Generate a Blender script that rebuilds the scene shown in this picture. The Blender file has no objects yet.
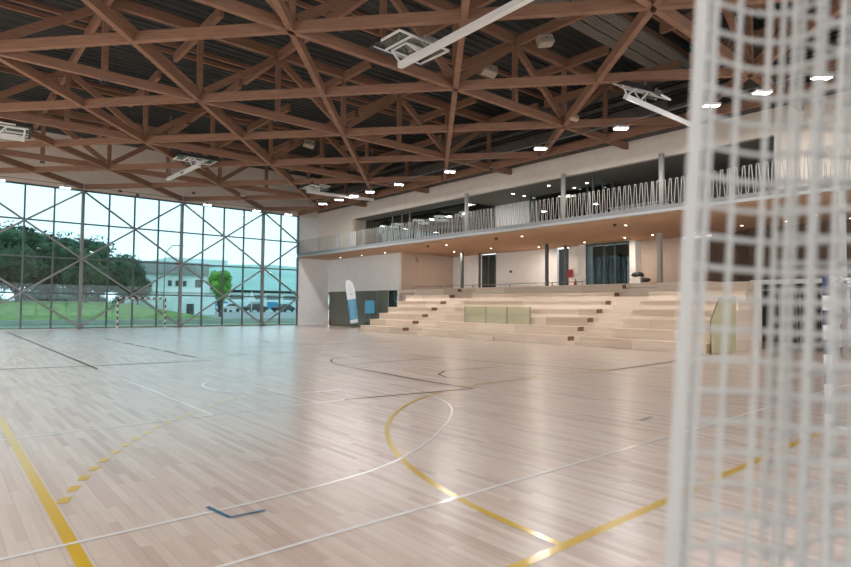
import bpy, bmesh, math, random
from mathutils import Vector, Matrix
random.seed(7)
PI = math.pi
sc = bpy.context.scene
COL = sc.collection

# ------------------------------------------------------------------ camera
yaw, pitch, roll = math.radians(40.636), math.radians(2.285), math.radians(0.453)
F0 = Vector((math.sin(yaw)*math.cos(pitch), math.cos(yaw)*math.cos(pitch), math.sin(pitch)))
R0 = Vector((math.cos(yaw), -math.sin(yaw), 0)); U0 = R0.cross(F0)
R1 = R0*math.cos(roll)+U0*math.sin(roll); U1 = -R0*math.sin(roll)+U0*math.cos(roll)
cd = bpy.data.cameras.new('camera'); cam = bpy.data.objects.new('camera', cd); COL.objects.link(cam)
cam.matrix_world = Matrix(((R1.x, U1.x, -F0.x, 0), (R1.y, U1.y, -F0.y, 0), (R1.z, U1.z, -F0.z, 1.61), (0, 0, 0, 1)))
cd.sensor_width = 36; cd.lens = 572.7/851*36; cd.clip_start = .05; cd.clip_end = 600
cd.dof.use_dof = True; cd.dof.focus_distance = 13; cd.dof.aperture_fstop = 1.6
sc.camera = cam

# ------------------------------------------------------------------ world, exposure
w = bpy.data.worlds.new('sky'); sc.world = w; w.use_nodes = True
nt = w.node_tree; bg = nt.nodes['Background']
tc = nt.nodes.new('ShaderNodeTexCoord'); sx = nt.nodes.new('ShaderNodeSeparateXYZ')
rp = nt.nodes.new('ShaderNodeValToRGB')
nt.links.new(tc.outputs['Generated'], sx.inputs[0]); nt.links.new(sx.outputs['Z'], rp.inputs[0])
rp.color_ramp.elements[0].position = 0.0; rp.color_ramp.elements[0].color = (.93, .98, 1, 1)
rp.color_ramp.elements[1].position = .6; rp.color_ramp.elements[1].color = (.80, .90, 1, 1)
nt.links.new(rp.outputs[0], bg.inputs[0]); bg.inputs[1].default_value = 1.7
sc.view_settings.view_transform = 'Standard'; sc.view_settings.look = 'None'
sc.view_settings.exposure = 0.62; sc.view_settings.gamma = 1

# ------------------------------------------------------------------ materials
def mat(name, col, rough=.6, metal=0., spec=.5, emit=None, es=0.):
    m = bpy.data.materials.new(name); m.use_nodes = True; b = m.node_tree.nodes['Principled BSDF']
    b.inputs['Base Color'].default_value = (*col, 1); b.inputs['Roughness'].default_value = rough
    b.inputs['Metallic'].default_value = metal; b.inputs['Specular IOR Level'].default_value = spec
    if emit: b.inputs['Emission Color'].default_value = (*emit, 1); b.inputs['Emission Strength'].default_value = es
    return m
def noisy(name, c1, c2, scale=(1, 1, 1), nscale=5, rough=.6, detail=4, spec=.4, bump=0.):
    m = mat(name, c1, rough, spec=spec); n = m.node_tree.nodes; l = m.node_tree.links; b = n['Principled BSDF']
    t = n.new('ShaderNodeTexCoord'); mp = n.new('ShaderNodeMapping'); mp.inputs['Scale'].default_value = scale
    ns = n.new('ShaderNodeTexNoise'); ns.inputs['Scale'].default_value = nscale; ns.inputs['Detail'].default_value = detail
    r = n.new('ShaderNodeValToRGB'); r.color_ramp.elements[0].color = (*c1, 1); r.color_ramp.elements[1].color = (*c2, 1)
    r.color_ramp.elements[0].position = .35; r.color_ramp.elements[1].position = .65
    l.new(t.outputs['Object'], mp.inputs[0]); l.new(mp.outputs[0], ns.inputs['Vector']); l.new(ns.outputs[0], r.inputs[0]); l.new(r.outputs[0], b.inputs['Base Color'])
    if bump:
        bp = n.new('ShaderNodeBump'); bp.inputs['Strength'].default_value = bump; l.new(ns.outputs[0], bp.inputs['Height']); l.new(bp.outputs[0], b.inputs['Normal'])
    return m
M = {}
M['timber'] = noisy('glulam_timber', (.225, .118, .075), (.30, .165, .105), (.6, .6, 9), 3, .6)
M['ply'] = noisy('pale_plywood', (.70, .55, .42), (.76, .61, .48), (.5, .5, 6), 3, .55)
M['tier'] = noisy('bleacher_plywood', (.72, .54, .39), (.80, .63, .47), (4, .4, 8), 2, .5)
def panel_mat():
    m = noisy('bleacher_plywood', (.70, .58, .47), (.76, .65, .54), (4, .4, 8), 2, .5); n = m.node_tree.nodes; l = m.node_tree.links; b = n['Principled BSDF']
    t = n['Texture Coordinate']; mp = n.new('ShaderNodeMapping'); mp.inputs['Rotation'].default_value = (0, PI/2, 0); l.new(t.outputs['Object'], mp.inputs[0])
    sp_ = n.new('ShaderNodeSeparateXYZ'); l.new(t.outputs['Object'], sp_.inputs[0]); cb = n.new('ShaderNodeCombineXYZ'); l.new(sp_.outputs['Y'], cb.inputs['X']); l.new(sp_.outputs['Z'], cb.inputs['Y'])
    br = n.new('ShaderNodeTexBrick'); br.inputs['Color1'].default_value = (.84, .80, .76, 1); br.inputs['Color2'].default_value = (1.12, 1.12, 1.14, 1); br.inputs['Mortar'].default_value = (.7, .66, .6, 1)
    br.inputs['Scale'].default_value = 1; br.inputs['Mortar Size'].default_value = .004; br.inputs['Brick Width'].default_value = 2.6; br.inputs['Row Height'].default_value = .39
    l.new(cb.outputs[0], br.inputs['Vector'])
    src = b.inputs['Base Color'].links[0].from_socket; v = n.new('ShaderNodeVectorMath'); v.operation = 'MULTIPLY'; l.new(src, v.inputs[0]); l.new(br.outputs['Color'], v.inputs[1]); l.new(v.outputs[0], b.inputs['Base Color'])
    return m
M['tier'] = panel_mat()
M['soffit'] = noisy('wood_fibre_soffit', (.42, .27, .175), (.50, .33, .22), (1, 1, 1), 14, .8)
M['deck'] = noisy('dark_deck', (.030, .033, .032), (.046, .049, .048), (.3, 3, 1), 3, .55)
M['wallup'] = noisy('shaded_upper_wall', (.15, .135, .12), (.19, .17, .15), (1, 1, 1), 3, .85)  # side wall above the beams, its shade put into a darker colour
M['dimwall'] = noisy('dimmed_rear_wall', (.10, .065, .045), (.15, .10, .07), (1, 1, .3), 3, .6)  # rear walls coloured dark brown to put in the dimness there
M['end'] = mat('end_face_shade_brown', (.22, .12, .07), .7)  # brown that stands for shade on the aisle end faces
M['white'] = noisy('white_plaster', (.78, .79, .80), (.82, .83, .84), (1, 1, 1), 2, .8)
M['beige'] = noisy('beige_acoustic_wall', (.76, .68, .60), (.80, .72, .64), (1, 1, 1), 3, .8)
M['warm'] = noisy('warm_grey_plaster', (.52, .43, .36), (.56, .47, .40), (1, 1, 1), 2, .8)
M['steel'] = mat('grey_painted_steel', (.22, .23, .235), .45, .3)
M['steel_dark'] = mat('dark_mullion_steel', (.09, .12, .125), .45, .3)
M['fascia'] = mat('pale_metal_fascia', (.36, .37, .37), .45, .4)
M['fascia_dark'] = mat('grey_metal_fascia', (.20, .205, .21), .5, .3)
M['rail'] = mat('galvanised_rail', (.33, .315, .29), .5, .4)
M['column'] = mat('light_grey_column', (.42, .41, .39), .5, .1)
M['dcol'] = mat('dark_column', (.12, .13, .135), .45, .2)
M['whitemetal'] = mat('white_metal', (.80, .80, .80), .4, .1)
M['black'] = mat('black_plastic', (.02, .02, .02), .5)
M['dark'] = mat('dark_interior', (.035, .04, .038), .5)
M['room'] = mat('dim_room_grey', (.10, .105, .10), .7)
M['ceil2'] = mat('gallery_ceiling', (.24, .22, .19), .8)
M['lamp'] = mat('lamp_glow', (1, 1, 1), .5, emit=(1, .98, .95), es=18)
M['disc'] = mat('pendant_glow', (1, 1, 1), .5, emit=(.95, 1, 1), es=2.2)
M['down'] = mat('downlight_glow', (1, 1, 1), .5, emit=(1, .93, .82), es=9)
M['red'] = mat('red_paint', (.35, .02, .02), .4)
M['navy'] = mat('navy_paint', (.02, .04, .13), .45)
M['post_white'] = mat('white_post_paint', (.75, .76, .78), .45)
M['net'] = mat('white_net_cord', (.44, .44, .43), .8)
M['blue'] = mat('banner_blue', (.05, .26, .42), .7)
M['banner_white'] = mat('banner_white', (.58, .63, .66), .7)
M['speaker'] = mat('cream_speaker', (.42, .36, .28), .6)
M['greydoor'] = mat('olive_grey_panel', (.135, .155, .125), .3, spec=.5)
M['guard'] = None
def tglass(name, tint, gl=.06, rough=0.0, extra=None):
    m = bpy.data.materials.new(name); m.use_nodes = True; n = m.node_tree.nodes; l = m.node_tree.links; n.clear()
    o = n.new('ShaderNodeOutputMaterial'); t = n.new('ShaderNodeBsdfTransparent'); t.inputs[0].default_value = (*tint, 1)
    g = n.new('ShaderNodeBsdfGlossy'); g.inputs['Roughness'].default_value = rough; g.inputs['Color'].default_value = (1, 1, 1, 1)
    fr = n.new('ShaderNodeFresnel'); fr.inputs['IOR'].default_value = 1.45
    mu = n.new('ShaderNodeMath'); mu.operation = 'MULTIPLY_ADD'; mu.inputs[1].default_value = .8; mu.inputs[2].default_value = gl; mu.use_clamp = True
    mx = n.new('ShaderNodeMixShader'); l.new(fr.outputs[0], mu.inputs[0]); l.new(mu.outputs[0], mx.inputs[0]); l.new(t.outputs[0], mx.inputs[1]); l.new(g.outputs[0], mx.inputs[2])
    last = mx
    if extra:
        d = n.new('ShaderNodeBsdfDiffuse'); d.inputs[0].default_value = (*extra[0], 1); m2 = n.new('ShaderNodeMixShader'); m2.inputs[0].default_value = extra[1]
        l.new(mx.outputs[0], m2.inputs[1]); l.new(d.outputs[0], m2.inputs[2]); last = m2
    l.new(last.outputs[0], o.inputs[0]); return m
M['glass'] = tglass('teal_tinted_glass', (.64, .78, .81), .0)
M['glass_in'] = tglass('interior_glass', (.50, .54, .52), .02)
M['glass_clear'] = tglass('clear_glass', (.80, .86, .84), .05)
M['guard'] = tglass('yellow_green_glass', (.88, .84, .62), .05, extra=((.74, .70, .50), .5))

def floor_mat():
    m = mat('beech_strip_floor', (.6, .45, .35), .3); n = m.node_tree.nodes; l = m.node_tree.links; b = n['Principled BSDF']
    t = n.new('ShaderNodeTexCoord'); mp = n.new('ShaderNodeMapping'); mp.inputs['Rotation'].default_value = (0, 0, PI/2)
    l.new(t.outputs['Object'], mp.inputs[0])
    br = n.new('ShaderNodeTexBrick'); br.offset = .37; br.offset_frequency = 2
    br.inputs['Color1'].default_value = (0, 0, 0, 1); br.inputs['Color2'].default_value = (1, 1, 1, 1); br.inputs['Mortar'].default_value = (.5, .5, .5, 1)
    br.inputs['Scale'].default_value = 1; br.inputs['Mortar Size'].default_value = .0008; br.inputs['Brick Width'].default_value = .95; br.inputs['Row Height'].default_value = .068
    l.new(mp.outputs[0], br.inputs['Vector'])
    r = n.new('ShaderNodeValToRGB'); e = r.color_ramp.elements
    e[0].position = 0; e[0].color = (.50, .38, .32, 1); e[1].position = 1; e[1].color = (.66, .56, .49, 1)
    k = e.new(.25); k.color = (.58, .455, .39, 1); k = e.new(.6); k.color = (.62, .505, .435, 1)
    l.new(br.outputs['Color'], r.inputs[0])
    # wider boards' joints
    b2 = n.new('ShaderNodeTexBrick'); b2.inputs['Color1'].default_value = (1, 1, 1, 1); b2.inputs['Color2'].default_value = (1, 1, 1, 1); b2.inputs['Mortar'].default_value = (.62, .58, .55, 1)
    b2.inputs['Scale'].default_value = 1; b2.inputs['Mortar Size'].default_value = .0014; b2.inputs['Brick Width'].default_value = 3.6; b2.inputs['Row Height'].default_value = .136
    l.new(mp.outputs[0], b2.inputs['Vector'])
    ns = n.new('ShaderNodeTexNoise'); ns.inputs['Scale'].default_value = 3; mp2 = n.new('ShaderNodeMapping'); mp2.inputs['Scale'].default_value = (12, .7, 1)
    l.new(t.outputs['Object'], mp2.inputs[0]); l.new(mp2.outputs[0], ns.inputs['Vector'])
    mr = n.new('ShaderNodeMapRange'); mr.inputs[3].default_value = .88; mr.inputs[4].default_value = 1.1; l.new(ns.outputs[0], mr.inputs[0])
    v1 = n.new('ShaderNodeVectorMath'); v1.operation = 'MULTIPLY'; l.new(r.outputs[0], v1.inputs[0]); l.new(b2.outputs[0], v1.inputs[1])
    v2 = n.new('ShaderNodeVectorMath'); v2.operation = 'MULTIPLY'; l.new(v1.outputs[0], v2.inputs[0]); l.new(mr.outputs[0], v2.inputs[1])
    l.new(v2.outputs[0], b.inputs['Base Color'])
    b.inputs['Roughness'].default_value = .42; b.inputs['Specular IOR Level'].default_value = .5
    b.inputs['Coat Weight'].default_value = 1.0; b.inputs['Coat Roughness'].default_value = .27
    return m
M['floor'] = floor_mat()
def line_mat(name, col):
    m = mat(name, col, .28); b = m.node_tree.nodes['Principled BSDF']; b.inputs['Coat Weight'].default_value = .5; b.inputs['Coat Roughness'].default_value = .15
    return m
M['l_yellow'] = line_mat('yellow_court_paint', (.62, .40, .01)); M['l_white'] = line_mat('white_court_paint', (.78, .78, .77))
M['l_maroon'] = mat('maroon_court_paint', (.085, .025, .028), .6, spec=.2); M['l_dark'] = mat('dark_court_paint', (.025, .028, .03), .6, spec=.2); M['l_blue'] = line_mat('blue_court_paint', (.015, .13, .25))
M['grass'] = noisy('grass', (.07, .145, .025), (.17, .27, .06), (1, 1, 1), 1.3, .9)
M['asphalt'] = noisy('asphalt', (.24, .25, .24), (.30, .31, .30), (1, 1, 1), 1, .9)
M['leaf'] = noisy('pine_foliage', (.018, .055, .028), (.06, .12, .055), (1, 1, 1), .8, .8)
M['leaf2'] = noisy('light_foliage', (.12, .32, .05), (.25, .48, .10), (1, 1, 1), .8, .8)
M['bark'] = noisy('bark', (.06, .045, .035), (.10, .075, .06), (1, 1, .2), 4, .9)
M['bwhite'] = noisy('pale_render', (.62, .74, .70), (.70, .82, .78), (1, 1, 1), .2, .8)
M['bgrey'] = noisy('weathered_cladding', (.26, .27, .26), (.38, .39, .37), (1, 1, .1), 1, .8)
M['bgreen'] = noisy('green_tinted_cladding', (.44, .68, .62), (.52, .76, .70), (.1, 1, 1), 1, .7)
M['kerb'] = mat('concrete_kerb', (.55, .56, .55), .8)

# ------------------------------------------------------------------ mesh helpers
class MB:
    def __init__(s): s.bm = bmesh.new(); s.mi = 0
    def box(s, a, b, mi=None):
        (x0, y0, z0), (x1, y1, z1) = a, b
        v = [s.bm.verts.new(p) for p in ((x0, y0, z0), (x1, y0, z0), (x1, y1, z0), (x0, y1, z0), (x0, y0, z1), (x1, y0, z1), (x1, y1, z1), (x0, y1, z1))]
        for f in ((3, 2, 1, 0), (4, 5, 6, 7), (0, 1, 5, 4), (1, 2, 6, 5), (2, 3, 7, 6), (3, 0, 4, 7)):
            q = s.bm.faces.new([v[i] for i in f]); q.material_index = s.mi if mi is None else mi
        return s
    def beam(s, p, q, wd, h, up=(0, 0, 1), mi=None):
        p, q = Vector(p), Vector(q); d = (q-p).normalized(); up = Vector(up)
        if abs(d.dot(up)) > .99: up = Vector((1, 0, 0))
        r = d.cross(up).normalized(); u = r.cross(d)
        c = [(-1, -1), (1, -1), (1, 1), (-1, 1)]
        v = [s.bm.verts.new(e+r*(wd/2*i)+u*(h/2*j)) for e in (p, q) for i, j in c]
        for f in ((0, 1, 2, 3), (7, 6, 5, 4), (0, 4, 5, 1), (1, 5, 6, 2), (2, 6, 7, 3), (3, 7, 4, 0)):
            fc = s.bm.faces.new([v[i] for i in f]); fc.material_index = s.mi if mi is None else mi
        return s
    def tube(s, pts, r, n=8, cap=True, mi=None, smooth=True):
        pts = [Vector(p) for p in pts]; rings = []
        for i, p in enumerate(pts):
            d = (pts[min(i+1, len(pts)-1)]-pts[max(i-1, 0)]).normalized()
            a = d.orthogonal().normalized() if abs(d.z) > .99 else d.cross(Vector((0, 0, 1))).normalized()
            b = d.cross(a); rr = r[i] if isinstance(r, (list, tuple)) else r
            rings.append([s.bm.verts.new(p+a*(rr*math.cos(2*PI*k/n))+b*(rr*math.sin(2*PI*k/n))) for k in range(n)])
        for A, B in zip(rings, rings[1:]):
            for k in range(n):
                f = s.bm.faces.new((A[k], A[(k+1) % n], B[(k+1) % n], B[k])); f.smooth = smooth; f.material_index = s.mi if mi is None else mi
        if cap:
            for A in (rings[0][::-1], rings[-1]):
                f = s.bm.faces.new(A); f.material_index = s.mi if mi is None else mi
        return s
    def disc(s, c, r, th, n=20, mi=None):
        return s.tube([(c[0], c[1], c[2]), (c[0], c[1], c[2]+th)], r, n, mi=mi)
    def prism(s, pts, vec, mi=None):
        a = [s.bm.verts.new(p) for p in pts]; b = [s.bm.verts.new(Vector(p)+Vector(vec)) for p in pts]
        fs = [s.bm.faces.new(a[::-1]), s.bm.faces.new(b)]
        for i in range(len(a)): fs.append(s.bm.faces.new((a[i], a[(i+1) % len(a)], b[(i+1) % len(a)], b[i])))
        for f in fs: f.material_index = s.mi if mi is None else mi
        return s
    def ball(s, c, r, sub=2, sc_=(1, 1, 1), mi=None):
        g = bmesh.ops.create_icosphere(s.bm, subdivisions=sub, radius=r)
        for v in g['verts']:
            v.co = Vector((v.co.x*sc_[0]+c[0], v.co.y*sc_[1]+c[1], v.co.z*sc_[2]+c[2]))
            for f in v.link_faces: f.smooth = True; f.material_index = s.mi if mi is None else mi
        return s
    def build(s, name, mats, parent=None, kind=None, loc=None, bevel=0):
        if loc:
            for v in s.bm.verts: v.co -= Vector(loc)
        bmesh.ops.recalc_face_normals(s.bm, faces=s.bm.faces)
        me = bpy.data.meshes.new(name); s.bm.to_mesh(me); s.bm.free()
        for m in (mats if isinstance(mats, (list, tuple)) else [mats]): me.materials.append(M[m] if isinstance(m, str) else m)
        o = bpy.data.objects.new(name, me); COL.objects.link(o)
        if parent: o.parent = parent
        if loc: o.location = loc
        if kind: o['kind'] = kind
        if bevel:
            bv = o.modifiers.new('bevel', 'BEVEL'); bv.width = bevel; bv.segments = 2; bv.limit_method = 'ANGLE'
        return o
def tag(o, label, cat, group=None, kind=None):
    o['label'] = label; o['category'] = cat
    if group: o['group'] = group
    if kind: o['kind'] = kind
    return o
def thing(name, label, cat, loc=(0, 0, 0), rz=0, group=None):
    o = bpy.data.objects.new(name, None); COL.objects.link(o); o.location = loc; o.rotation_euler = (0, 0, rz); o.empty_display_size = .2
    return tag(o, label, cat, group)
def dup(root, loc, rz=None, label=None, group=None, scale=None):
    r = root.copy(); COL.objects.link(r); r.location = loc
    if rz is not None: r.rotation_euler = (0, 0, rz)
    if label: r['label'] = label
    if group: r['group'] = group
    if scale: r.scale = scale
    for ch in list(root.children):
        c = ch.copy(); COL.objects.link(c); c.parent = r
        for g in list(ch.children):
            d = g.copy(); COL.objects.link(d); d.parent = c
    return r
ORD = ['nearest', 'second', 'third', 'fourth', 'fifth', 'sixth', 'seventh', 'eighth', 'ninth', 'tenth', 'eleventh', 'twelfth', 'thirteenth', 'fourteenth', 'fifteenth', 'sixteenth', 'seventeenth', 'eighteenth']
def nth(i): return ORD[i] if i else 'first'

# key planes (m): glass wall, side wall, slab edge
YG = 41.92; XS = 22.31; XW = 24.1; XR = 30.5; ZG = 8.85; ZROOF = 12.2
XL = -14.; YN = -7.
ZC = 9.075      # bottom chord centre
ZT = 11.6     # top chord centre

# ================================================================== STRUCTURE
fl = MB().box((XL, YN, -.12), (XR, YG+.2, 0)).build('floor', 'floor', kind='structure')
# roof deck: trapezoid ribs running along X
b = MB(); y = YN; pts = []
while y < YG+.3:
    pts += [(y, ZROOF), (y+.16, ZROOF), (y+.20, ZROOF+.07), (y+.36, ZROOF+.07)]; y += .40
for (ya, za), (yb, zb) in zip(pts, pts[1:]):
    v = [b.bm.verts.new(p) for p in ((XL, ya, za), (XR, ya, za), (XR, yb, zb), (XL, yb, zb))]; b.bm.faces.new(v)
b.box((XL, YN, ZROOF+.09), (XR, YG+.3, ZROOF+.3))
b.build('ceiling', 'deck', kind='structure')
MB().box((XL, YG+.02, ZG), (XR, YG+.3, ZROOF)).build('wall_far', 'beige', kind='structure')
MB().box((XS, YG-.02, 0), (25.2, YG+.3, 5.5)).box((XS, YG-.02, 5.8), (XW+.3, YG+.3, ZG)).build('wall_far_end', 'white', kind='structure')
# side wall band above the gallery, with reveal
MB().box((XW, 1, 9.28), (XW+.25, YG, ZROOF)).build('wall_side_upper', 'wallup', kind='structure')
b = MB(); b.box((XW, 1, 8.25), (XW+.25, YG, 9.28)); b.box((XW, 36.7, 5.8), (XW+.25, YG, 8.25)); b.box((XW, 1, 5.8), (XW+.25, 7.75, 8.25))
b.build('wall_side', 'beige', kind='structure')
MB().box((XW+.25, 36.7, 5.8), (28.5, 36.9, 8.25)).build('wall_gallery_end', 'warm', kind='structure')
# gallery slab
gs = MB().box((XS, 1, 5.52), (XR, YG-.05, 5.8)).build('trim_1', 'fascia_dark', kind='structure')
MB().box((XS-.06, 1, 5.50), (XS, YG-.05, 5.62)).build('slab_edge_strip', 'fascia', gs, kind='structure')
MB().box((XS+.02, 1, 5.44), (XR, YG-.05, 5.515)).build('soffit', 'soffit', gs, kind='structure')
# gallery interior
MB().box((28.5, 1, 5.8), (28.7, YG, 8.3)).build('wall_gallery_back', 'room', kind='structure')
MB().box((27.9, 22.3, 5.8), (28.5, 25.5, 8.25)).build('wall_gallery_pale', 'white', kind='structure')
MB().box((XW+.25, 1, 8.26), (28.6, YG, 8.4)).build('ceiling_gallery', 'ceil2', kind='structure')
# walls below the gallery
b = MB(); b.box((25.2, 32.25, 2.76), (25.4, YG, 5.44)); b.box((25.2, 32.25, 0), (25.4, 32.45, 2.76)); b.build('wall_under_gallery', 'white', kind='structure')
MB().box((25.4, 32.25, 0), (XR, 32.45, 5.44)).build('wall_return', 'warm', kind='structure')
b = MB(); b.box((XR, 1, 0), (XR+.2, 32.25, 2.3)); 
for (ya, yb) in ((29.2, 32.25), (22.5, 27.8), (20.0, 21.6), (14.3, 17.0)): b.box((XR, ya, 2.3), (XR+.2, yb, 5.44))
b.build('wall_rear', 'white', kind='structure')
MB().box((XR-.02, 14.4, 2.8), (XR+.0, 16.9, 5.43)).build('wall_rear_warm', 'warm', kind='structure')
MB().box((XR, 1, 2.3), (XR+.2, 12.8, 5.44)).build('wall_rear_dark', 'dimwall', kind='structure')
MB().box((XR+2, 1, 0), (XR+2.2, 33, 5.6)).build('wall_corridor', 'room', kind='structure')
MB().box((XR+.2, 1, 2.6), (XR+2, 33, 2.75)).build('floor_corridor', 'warm', kind='structure')
# end of the room beyond the bleachers, rear wall at floor level with doors
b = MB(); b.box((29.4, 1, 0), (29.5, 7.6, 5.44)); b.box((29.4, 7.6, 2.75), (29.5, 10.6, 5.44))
b.build('wall_rear_low', 'dimwall', kind='structure')
# left and back walls stay outside of the picture
b = MB(); b.box((XL-.2, YN, 4.2), (XL, YG, ZROOF)); b.build('wall_left', 'beige', kind='structure')
b = MB(); b.box((XL, YN-.2, 4.2), (XR, YN, ZROOF)); b.build('wall_back', 'beige', kind='structure')

# ------------------------------------------------------------------ court markings (painted on the floor)
MK = {}
def strip(pts, wd, m, name, dash=None):
    P = [Vector((p[0], p[1], 0)) for p in pts]
    if dash:
        on, off = dash; L = [0]
        for a, c in zip(P, P[1:]): L.append(L[-1]+(c-a).length)
        def at(s_):
            for i in range(len(P)-1):
                if s_ <= L[i+1]: return P[i].lerp(P[i+1], (s_-L[i])/max(1e-6, L[i+1]-L[i]))
            return P[-1]
        b = MB(); s_ = 0
        while s_+on < L[-1]: _rib(b, [at(s_), at(s_+on)], wd); s_ += on+off
    else: b = MB(); _rib(b, P, wd)
    MK['z'] = MK.get('z', .0012)+.0003
    for v in b.bm.verts: v.co.z = MK['z']
    return b.build(name, m, fl, kind='structure')
def _rib(b, P, wd):
    Lf, Rt = [], []
    for i, p in enumerate(P):
        d = (P[min(i+1, len(P)-1)]-P[max(i-1, 0)]).normalized(); n = Vector((-d.y, d.x, 0))*wd/2
        Lf.append(b.bm.verts.new(p+n)); Rt.append(b.bm.verts.new(p-n))
    for i in range(len(P)-1): b.bm.faces.new((Rt[i], Rt[i+1], Lf[i+1], Lf[i]))
def arc(cx, cy, r, a0, a1, n=40): return [(cx+r*math.cos(math.radians(a0+(a1-a0)*i/n)), cy+r*math.sin(math.radians(a0+(a1-a0)*i/n))) for i in range(n+1)]
GX, GY, SX = 9.29, 2.37, .755
CXC = GX+1.54
strip([(SX, -1.), (SX, 40.5)], .08, 'l_yellow', 'yellow_side_line')
strip([(SX, GY), (20.8, GY)], .08, 'l_yellow', 'yellow_goal_line')
strip([(20.8, GY), (20.8, 40.5)], .06, 'l_yellow', 'yellow_side_line')
strip(arc(GX, GY, 6, 180, 90)+arc(GX+3.08, GY, 6, 90, 0), .07, 'l_yellow', 'goal_area_line')
strip(arc(GX, GY, 9, 160, 90)+arc(GX+3.08, GY, 9, 90, 20), .085, 'l_yellow', 'free_throw_dashes', dash=(.16, .16))
strip([(-3, 3.55), (12, 3.5), (20, 3.4)], .036, 'l_white', 'white_court_line')
strip([(-4, 4.55), (1.0, 4.50), (2.0, 4.50), (2.7, 4.54), (3.29, 4.63), (3.75, 4.78), (4.28, 5.06), (4.7, 5.32), (5.12, 5.62), (5.55, 5.95), (5.92, 6.28), (6.25, 6.62), (6.53, 7.0), (6.79, 7.55), (6.95, 8.05), (7.05, 8.6)], .036, 'l_white', 'three_point_line')
strip([(-2, 8.4), (5.4, 8.4)], .036, 'l_white', 'key_line')
strip([(5.4, 8.4), (8.1, 7.97)], .05, 'l_maroon', 'maroon_court_line')
strip([(-2, 13.35), (4.9, 13.3)], .036, 'l_white', 'key_line')
strip([(4.9, 8.4), (4.9, 13.3)], .036, 'l_white', 'free_throw_line')
strip(arc(5.62, 11.05, 1.6, 75, 285, 30), .045, 'l_white', 'free_throw_circle')
strip([(3.12, 16), (3.16, 40)], .06, 'l_dark', 'dark_court_line')
strip([(3.14, 8.4), (3.12, 16)], .045, 'l_white', 'white_court_line')  # near stretch of the dark line, painted white for floor glare
strip([(6.1, 17.8), (6.05, 31)], .06, 'l_dark', 'dark_court_line', dash=(1.3, .5))
strip([(-2, 17.9), (3.1, 16.9), (6.1, 16.6)], .06, 'l_dark', 'dark_court_line')
strip([(8.08, 7.97), (8.1, 9.5), (8.2, 11), (8.35, 13), (8.55, 13.9), (8.72, 14.3), (9.1, 14.9), (9.6, 15.2), (10.8, 15.3)], .055, 'l_maroon', 'maroon_court_line')
strip([(8.2, 13.3), (12.2, 13.35)], .055, 'l_maroon', 'maroon_court_line')
strip([(12.05, 14.8), (12.1, 13.3), (12.7, 10.5), (13.08, 8.11), (16.9, 8.3), (20.5, 8.9)], .055, 'l_maroon', 'maroon_court_line')
strip([(9.3, 9.15), (8.95, 9.35), (8.88, 9.6), (9.1, 10.1), (9.75, 10.6), (10.4, 10.55), (11.5, 10.4)], .055, 'l_maroon', 'maroon_arc')
strip([(7.1, 18), (13, 17.9)], .055, 'l_maroon', 'maroon_court_line', dash=(1.1, .4))
strip([(9, 21), (16.5, 20.8)], .055, 'l_maroon', 'maroon_court_line', dash=(1.4, .5))
strip([(11.3, 24.5), (10.9, 22.8), (11.5, 21.8)], .06, 'l_dark', 'dark_arc')
strip([(1.70, 4.62), (1.75, 4.29), (2.02, 4.26)], .035, 'l_blue', 'blue_corner_mark')
strip([(7.72, 4.55), (7.72, 4.25), (8.12, 4.30)], .035, 'l_blue', 'blue_corner_mark')

# ------------------------------------------------------------------ glazed wall
win = bpy.data.objects.new('window_1', None); COL.objects.link(win); win['kind'] = 'structure'
BAY = 6.104; x0 = XS-BAY/2      # main columns at x0 - k*BAY
mains = [x0-k*BAY for k in range(0, 6)]
for k, x in enumerate(mains):
    MB().box((x-.085, YG-.20, 0), (x+.085, YG+.06, ZG)).build('main_column', 'steel', win, kind='structure')
xs = []; x = XS
while x > XL: xs.append(x); x -= BAY/4
for i, x in enumerate(xs):
    if any(abs(x-m) < .3 for m in mains): continue
    MB().box((x-.045, YG-.06, 0), (x+.045, YG+.08, ZG)).build('mullion', 'steel_dark', win, kind='structure')
for z in (.05, 2.24, 4.46, 6.70, ZG-.03):
    MB().box((XL, YG-.05, z-.045), (XS, YG+.07, z+.045)).build('transom', 'steel_dark', win, kind='structure')
for i, (xa, xb) in enumerate(zip(xs, xs[1:])):
    MB().box((xb+.03, YG, .05), (xa-.03, YG+.02, ZG)).build('glass_pane', 'glass', win, kind='structure')
S2 = BAY*2
yb = YG-.30
def clip_seg(xa, za, xb, zb):
    def at(x): return za+(zb-za)*(x-xa)/(xb-xa)
    if xa > XS: xa, za = XS, at(XS)
    if xb > XS: zb = at(XS); xb = XS
    return (xa, yb, za), (xb, yb, zb)
for k in range(-2, 6):
    m = x0-k*BAY
    for s in (1, -1):
        xt, xe = m, m+s*S2
        if max(xt, xe) < XL or min(xt, xe) > XS-.2: continue
        za, zb = ZG-.1, .12
        def at(x): return za+(zb-za)*(x-xt)/(xe-xt)
        xa, xb = sorted((xt, xe)); xa = max(xa, XL+.1); xb = min(xb, XS-.05)
        if xb-xa < .3: continue
        MB().beam((xa, yb+(.03 if s > 0 else -.03), at(xa)), (xb, yb+(.03 if s > 0 else -.03), at(xb)), .09, .11).build('diagonal_brace', 'steel', win, kind='structure')
MB().box((XL, YG-.1, 0), (XS, YG+.1, .05)).build('sill', 'kerb', win, kind='structure')

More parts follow.
